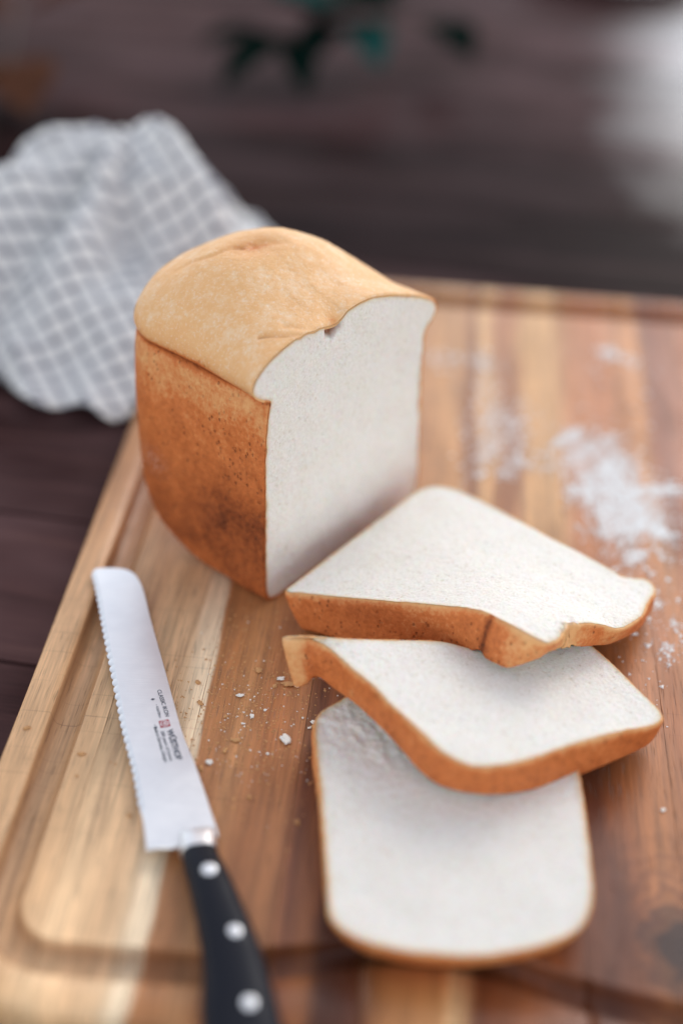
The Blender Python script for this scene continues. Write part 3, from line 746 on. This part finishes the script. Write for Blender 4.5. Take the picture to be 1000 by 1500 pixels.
# lettering etched and printed on the blade
tx = np.array([-.0575, .4410]) - np.array([-.0905, .5340]); tx = tx / np.linalg.norm(tx)   # reading direction: tip to heel
ty = np.array([-tx[1], tx[0]])                                                             # letters stand up towards the spine
def flat(me, name, org, mat, parent, lift=.00108):
    M2 = [(v.co.x, v.co.y) for v in me.vertices]
    for v, (a, b) in zip(me.vertices, M2):
        p = np.array(org) + tx * a + ty * b
        ds_ = .02
        v.co = Vector((p[0] - off[0], p[1] - off[1], float(blade_z(p)) + lift))
    recalc(me)
    if sum(p.normal.z for p in me.polygons) < 0: me.flip_normals()
    return link(name, me, mat, parent)
W0 = np.array([-.0772, .4769])
def on_blade(a, b): return W0 + tx * a + ty * b
def fit(t, x0, x1, y, cap, off_=.00005):
    c = bpy.data.curves.new('t', 'FONT'); c.body = t; c.size = .01; c.resolution_u = 4; c.offset = off_
    o = bpy.data.objects.new('t', c); COL.objects.link(o)
    me = bpy.data.meshes.new_from_object(o.evaluated_get(bpy.context.evaluated_depsgraph_get()))
    bpy.data.objects.remove(o); bpy.data.curves.remove(c); me.name = 'lettering'; me.materials.clear()
    xs = [v.co.x for v in me.vertices]; lo, hi = min(xs), max(xs)
    for v in me.vertices: v.co.x = (v.co.x - lo) / (hi - lo) * (x1 - x0); v.co.y *= cap / .0073
    flat(me, 'lettering', on_blade(x0, y), INK, knife)
fit('W\u00dcSTHOF', .0002, .0209, -.0012, .0030, .0004)
fit('200 years of knives', .0004, .0207, -.0041, .0017, .00018)
fit('\u2022 Made in Germany, Solingen', -.0050, .0207, -.0066, .0017, .00018)
fit('CLASSIC IKON', -.0280, -.0086, .0003, .0021, .00016)
fit('\u2022 4166/20cm', -.0181, -.0087, -.0028, .0014, .00004)
# red square emblem with a trident in a ring
ls = .0048; lo_ = on_blade(-.0066, -.0036)
flat(mesh('emblem', [(0, 0, 0), (ls, 0, 0), (ls, ls, 0), (0, ls, 0)], [(0, 1, 2, 3)], False), 'emblem', lo_, RED, knife, .00110)
def ring_mesh(r0, r1, n=40):
    V = [(r * math.cos(2 * math.pi * k / n), r * math.sin(2 * math.pi * k / n), 0) for r in (r0, r1) for k in range(n)]
    return mesh('emblem_ring', V, [(k, (k + 1) % n, n + (k + 1) % n, n + k) for k in range(n)], False)
ec_ = lo_ + (tx + ty) * ls / 2
flat(ring_mesh(.0016, .0020), 'emblem_ring', ec_, WHITE, knife, .00116)
def bars(L_):
    V, F = [], []
    for (x0, y0, x1, y1) in L_:
        k = len(V); V += [(x0, y0, 0), (x1, y0, 0), (x1, y1, 0), (x0, y1, 0)]; F.append((k, k + 1, k + 2, k + 3))
    return mesh('trident', V, F, False)
flat(bars([(-.0002, -.0020, .0002, .0013), (-.0010, .0001, -.0006, .0012), (.0006, .0001, .0010, .0012), (-.0010, -.0003, .0010, .0001)]), 'trident', ec_, WHITE, knife, .00118)
flat(bars([(-.0006, -.0005, .0006, .0005), (-.0002, -.0010, .0002, .0010)]), 'handle_symbol', on_blade(-.0223, -.0030), INK, knife, .00112)

# ------------------------------------------------------------------ crumbs and flour on the board
def lump_mesh(name, r, flatten, seed):
    bm = bmesh.new(); bmesh.ops.create_icosphere(bm, subdivisions=3, radius=1)
    g = np.random.default_rng(seed)
    P = np.array([v.co for v in bm.verts]); d = 1 + .62 * vnoise(P * 1.5 + seed * 3.1) + .34 * vnoise(P * 3.4 + seed) + .12 * vnoise(P * 8 + seed)
    for v, k in zip(bm.verts, d): v.co = v.co * k * r; v.co.z *= flatten
    lo = min(v.co.z for v in bm.verts)
    for v in bm.verts: v.co.z -= lo
    me = bpy.data.meshes.new(name); bm.to_mesh(me); bm.free()
    return me
CR_W = mat_flat('white_crumb', (.88, .84, .77), .9, .05)
CR_B = mat_flat('crust_crumb', (.60, .31, .125), .8, .2)
big = [(-22.1, 479.2, 3.0, 1), (-56.7, 462.6, 2.0, 1), (-46.0, 508.0, 1.7, 1), (-39.3, 494.2, 1.3, 1), (-29.3, 516.3, 1.5, 2), (-23.0, 517.5, 2.6, 2), (-52.1, 493.4, 1.2, 2), (-65.3, 502.0, 1.6, 2), (-67.9, 516.4, 1.6, 2), (-45.8, 477.8, 1.9, 2),
       (-38.2, 526.6, 2.1, 2), (-60.4, 459.0, 1.6, 2), (-50.1, 470.8, 1.5, 2), (-146.1, 480.0, 1.8, 2), (-89.3, 428.7, 1.2, 2), (-83.2, 429.0, 1.2, 2), (-117, 464.8, 1.5, 2), (-116.8, 451.0, .9, 2), (-14, 428.9, 1.4, 2), (153, 445.4, 1.2, 1),
       (-26.5, 521.5, 1.6, 1), (-18.5, 517.0, 1.7, 1), (-8.6, 489.4, 1.6, 2), (-36.5, 442.5, 1.3, 2),
       (-9.5, 492.0, 1.3, 1), (-11.0, 488.0, .9, 1), (-6.5, 496.0, 1.1, 1), (-14.5, 494.5, .8, 1), (-33.0, 499.0, .9, 1), (-43.0, 489.0, .8, 1), (-30.0, 470.0, .8, 1)]
labels = {20: 'small white crumb touching the lip of the middle slice', 24: 'white crumb clinging beside the upper left corner of the flat front slice', 5: 'brown crust crumb right in front of the middle slice lip', 18: 'brown crumb just left of the flat front slice, low on the board',
          0: 'largest white crumb on the board, just left of the front slice', 1: 'white crumb lying close beside the knife blade lettering', 2: 'thin white crumb on the pale strip right of the blade',
          13: 'orange crumb alone on the left rim of the board', 16: 'tan crumb left of the blade, near the groove', 19: 'small pale crumb on the right of the board, beside the middle slice'}
for i, (x, y, r, k) in enumerate(big):
    me = lump_mesh('crumb', r / 1000 * (.85 if k == 1 else .8), .27 if k == 1 else .24, i)
    o = link('bread_crumb', me, CR_W if k == 1 else CR_B); o.location = (x / 1000, y / 1000, .0001); o.rotation_euler = (0, 0, rng.uniform(0, 6)); sx_ = rng.uniform(.8, 1.4); o.scale = (sx_, 1 / sx_, 1)
    for p in me.polygons: p.use_smooth = True
    tag(o, labels.get(i, 'small white crumb scattered on the board beside the slices' if k == 1 else 'small brown crust crumb scattered on the board around the knife'), 'crumb', 'crumbs scattered on the board')
def specks(name, pts, rad, mat, label, cat):
    V, F = [], []
    base = np.array([(1, 0, 0), (-.5, .87, 0), (-.5, -.87, 0), (0, 0, .9)])
    for (x, y), r in zip(pts, rad):
        a = rng.uniform(0, 6.28); c, s = math.cos(a), math.sin(a); k = len(V); st = rng.uniform(.6, 1.6)
        for bx, by, bz in base:
            bx *= st; V.append((x + r * (bx * c - by * s), y + r * (bx * s + by * c), bz * r * .38 + .00012))
        F += [(k, k + 1, k + 3), (k + 1, k + 2, k + 3), (k + 2, k, k + 3), (k, k + 2, k + 1)]
    o = link(name, mesh(name, V, F, False), mat); tag(o, label, cat, kind='stuff'); return o
# fine crumbs
pts = np.c_[rng.normal(-.038, .020, 150), rng.normal(.490, .030, 150)]
pts = pts[(pts[:, 0] > -.072 + (.53 - pts[:, 1]) * .25)]
specks('crumbs', pts, rng.uniform(.00025, .0007, len(pts)), CR_W, 'fine pale crumbs sprinkled on the board between knife and slices', 'crumbs')
pts = np.c_[rng.normal(-.042, .020, 1300), rng.normal(.502, .036, 1300)]
specks('crust_crumbs', pts, rng.uniform(.0002, .0008, len(pts)) * rng.choice([.7, 1, 1.3], len(pts)), CR_B, 'fine brown crust crumbs sprinkled on the board beside the knife', 'crumbs')
# flour
fl = []
for (x, y, sx_, sy_, ang, n_) in [(.1777, .8631, .0035, .004, 0, 260), (.1928, .8523, .004, .004, 0, 140), (.0926, .750, .007, .017, .25, 900), (.103, .728, .006, .012, .6, 400), (.112, .712, .006, .008, .5, 160), (.0874, .815, .005, .02, 0, 300),
                                 (.066, .845, .012, .006, 0, 260), (.138, .753, .004, .010, .9, 420), (.148, .735, .006, .014, .7, 900), (.1576, .717, .008, .014, .6, 1500), (.1633, .698, .009, .014, .2, 2200), (.171, .672, .009, .012, .3, 1900), (.1825, .660, .004, .005, 0, 600), (.190, .700, .010, .003, -.1, 700),
                                 (.150, .690, .006, .008, 0, 320), (.1572, .6488, .007, .010, 0, 480), (.1664, .632, .005, .008, 0, 300), (.152, .602, .006, .008, 0, 150), (.1718, .5896, .006, .006, 0, 160), (.1766, .562, .006, .006, 0, 140), (.175, .64, .02, .06, 0, 700), (.15, .78, .03, .03, 0, 240)]:
    cl = rng.normal(0, .95, (max(3, n_ // 30), 2)); n_ = int(n_ * 1.2); sx_ *= 1.15; sy_ *= 1.15
    g = (cl[rng.integers(0, len(cl), n_)] + rng.normal(0, .42, (n_, 2))) * np.array([sx_, sy_]); c, s = math.cos(-ang), math.sin(-ang)
    fl.append(np.c_[x + g[:, 0] * c - g[:, 1] * s, y + g[:, 0] * s + g[:, 1] * c])
fl = np.vstack(fl); fl = fl[(fl[:, 0] < .24)]
specks('flour', fl, np.clip(rng.lognormal(-7.62, .6, len(fl)), .00012, .0026), FLOUR, 'white flour dusted over the right half of the board', 'flour')

# ------------------------------------------------------------------ the towel heaped behind the loaf
def towel_height(x, y):
    G = lambda cx, cy, sx_, sy_, h, a=0: h * np.exp(-(((x - cx) * math.cos(a) + (y - cy) * math.sin(a)) / sx_) ** 2 - ((-(x - cx) * math.sin(a) + (y - cy) * math.cos(a)) / sy_) ** 2)
    h = G(-.146, .985, .042, .07, .066, .25) + G(-.212, 1.01, .034, .07, .048, -.1) + G(-.195, .93, .115, .085, .056) + G(-.100, .96, .045, .06, .030) + G(-.30, .92, .10, .09, .030)
    # folds fanning down towards the viewer
    r = np.hypot(x + .17, y - 1.0); a = np.arctan2(x + .17, 1.0 - y)
    wv = np.sin(a * 7.0 + 1.2 + 1.3 * np.sin(r * 22)) * .5 + np.sin(a * 12.0 + 2.4 + r * 18) * .3
    h = h + wv * .036 * np.clip(r / .08, 0, 1) * np.clip(h / .03, 0, 1)
    q = np.stack([x.ravel() * 16, y.ravel() * 16, np.full(x.size, .7)], 1)
    h = h + (vnoise(q).reshape(x.shape) * .018 + (.5 - np.abs(vnoise(q * 1.7 + 4))).reshape(x.shape) * .022 + (.5 - np.abs(vnoise(q * 3.7 + 8))).reshape(x.shape) * .005) * np.clip(h / .02, .3, 1)
    return np.maximum(h, .001)
nu, nv = 200, 170
u_, v_ = np.meshgrid(np.linspace(0, 1, nu), np.linspace(0, 1, nv))
edge_f = .800 + .018 * np.sin(u_ * 17) + .010 * np.sin(u_ * 41 + 1) - .02 * (u_ < .0)
X = -.44 + u_ * .40 + .012 * np.sin(v_ * 14 + u_ * 3)
Yf = edge_f; Yb = 1.12 + .02 * np.sin(u_ * 11)
Y = Yf + (Yb - Yf) * v_
X = X + (u_ - .5) * -.06 * v_
Z = towel_height(X, Y)
Z = Z * np.clip(v_ / .10, 0.0, 1) ** .6 + .0015 + np.where(v_ < .12, .006 * (1 - v_ / .12) * (.5 + .5 * np.sin(u_ * 60)), 0)
Z = Z * np.clip((1 - v_) / .10, 0.05, 1) ** .6
Z = Z * np.clip((1 - u_) / .08, .04, 1) ** .6
V = np.stack([X, Y, Z - .0225 + .0012], 2).reshape(-1, 3)
F = [(j * nu + i, j * nu + i + 1, (j + 1) * nu + i + 1, (j + 1) * nu + i) for j in range(nv - 1) for i in range(nu - 1)]
me = mesh('kitchen_towel', V, F)
# cloth coordinates follow the surface length
G3 = V.reshape(nv, nu, 3)
du = np.c_[np.zeros(nv), np.cumsum(np.linalg.norm(np.diff(G3, axis=1), axis=2), 1)]
dv = np.r_[np.zeros((1, nu)), np.cumsum(np.linalg.norm(np.diff(G3, axis=0), axis=2), 0)]
du = du * .75 + .25 * du.mean(0)[None]; dv = dv * .75 + .25 * dv.mean(1)[:, None]
ang = .45
UX = X * 1.05 + .15 * Z; UY = Y + .55 * Z
UVx = (UX * math.cos(ang) + UY * math.sin(ang)).ravel(); UVy = (-UX * math.sin(ang) + UY * math.cos(ang)).ravel()
uvl = me.uv_layers.new(name='UVMap'); li = np.zeros(len(me.loops), dtype=np.int32); me.loops.foreach_get('vertex_index', li)
uvl.data.foreach_set('uv', np.stack([UVx[li], UVy[li]], 1).ravel().astype(np.float32))
to = link('kitchen_towel', me, TOWEL)
sm = to.modifiers.new('thickness', 'SOLIDIFY'); sm.thickness = .0012; sm.offset = 1
tag(to, 'crumpled white and grey checked kitchen towel heaped behind the loaf', 'towel')

# ------------------------------------------------------------------ greenery and crockery far back on the table
LEAFD = mat_leaf('dark_leaf', (.002, .008, .006, 1), (.004, .013, .010, 1)); LEAFL = mat_leaf('bluish_leaf', (.010, .050, .046, 1), (.018, .075, .066, 1))
BROWN = mat_leaf('dried_leaf', (.05, .020, .012, 1), (.10, .045, .028, 1)); BARK = mat_flat('twig_bark', (.06, .035, .025), .8, .3)
TZ = -.0225
def leaf_mesh(l, wd, curl, fold):
    V, F = [], []; ns = 12
    for i in range(ns + 1):
        t = i / ns; hw = wd * math.sin(math.pi * min(1, t ** .85)) ** .9 * .5 + .0003
        z = curl * math.sin(t * 2.2) * l
        for k, s in enumerate((-1, -.5, 0, .5, 1)): V.append((s * hw, t * l, z + abs(s) * hw * fold))
    for i in range(ns):
        for k in range(4): F.append((i * 5 + k, i * 5 + k + 1, (i + 1) * 5 + k + 1, (i + 1) * 5 + k))
    me = mesh('leaf', V, F); return me
def tube(name, pts, r, mat, parent):
    P = spline(pts, 30, False); sz = [(r * (1 - .5 * i / 29), r * (1 - .5 * i / 29)) for i in range(30)]
    return loft(name, P, sz, mat, parent, 8, 2)
def sprig(name, base, label, cat, stem, leaves):
    o = tag(empty(name, base), label, cat)
    if stem: tube('stem', stem, .0028, BARK, o)
    for (x, y, z, rz, rx, l, wd, mt) in leaves:
        me = leaf_mesh(l * 1.4, wd * 1.7, .12, .35); lo = link('leaf', me, mt, o)
        sm = lo.modifiers.new('thickness', 'SOLIDIFY'); sm.thickness = .0006
        lo.location = (x, y, z); lo.rotation_euler = (math.radians(rx), 0, math.radians(rz))
    return o
sprig('leafy_sprig', (-.03, 1.475, TZ), 'dark green leafy sprig lying at the back of the table', 'sprig',
      [(-.055, -.03, .035), (-.02, .0, .04), (.05, .03, .04), (.12, .07, .03)],
      [(-.045, -.015, .036, 152, -14, .090, .026, LEAFD), (-.042, -.018, .034, 190, -14, .085, .022, LEAFD), (-.03, -.01, .045, -100, 8, .075, .040, LEAFD), (.02, .005, .045, 196, -12, .075, .028, LEAFL),
       (.01, .02, .045, 90, 10, .06, .03, LEAFL), (.03, .02, .05, -30, 10, .07, .03, LEAFD), (.10, .035, .038, 205, -10, .07, .030, LEAFD), (-.02, .02, .045, 60, 12, .07, .035, LEAFD), (.06, .03, .045, 100, 10, .05, .025, LEAFL),
       (-.005, -.012, .043, 172, -10, .055, .026, LEAFD), (.012, -.008, .043, 140, -8, .05, .022, LEAFD), (.04, .012, .043, 178, -12, .05, .022, LEAFD), (-.06, -.02, .036, 120, -6, .06, .022, LEAFD)])
sprig('dried_sprig', (-.37, 1.45, TZ), 'dried brown sprig at the back of the table beyond the towel', 'sprig',
      [(.03, -.14, .02), (.025, -.05, .04), (.01, .06, .05), (.0, .15, .05)],
      [(.028, -.09, .03, 200, -8, .09, .045, BROWN), (.02, -.1, .03, 150, -8, .08, .05, BROWN), (.02, .0, .045, 100, 8, .07, .04, BROWN), (.025, .02, .045, -80, 8, .09, .035, BROWN), (.01, .07, .05, -60, 8, .08, .035, BROWN), (.0, .1, .05, 70, 8, .08, .04, BROWN)])
def lathe(name, prof_, mat, parent=None, n=64):
    V, F = [], []; m = len(prof_)
    for r, z in prof_:
        for k in range(n): a = 2 * math.pi * k / n; V.append((r * math.cos(a), r * math.sin(a), z))
    for i in range(m - 1):
        for k in range(n): F.append((i * n + k, i * n + (k + 1) % n, (i + 1) * n + (k + 1) % n, (i + 1) * n + k))
    F.append(tuple(range(n))[::-1]); F.append(tuple((m - 1) * n + k for k in range(n)))
    me = mesh(name, V, F); recalc(me); return link(name, me, mat, parent)
plate = lathe('plate', [(.060, 0), (.066, .002), (.082, .008), (.118, .017), (.122, .020), (.120, .022), (.084, .0125), (.060, .0085), (.001, .008)], CERAM)
plate.location = (.315, 1.865, TZ); tag(plate, 'white ceramic plate at the far end of the table', 'plate')
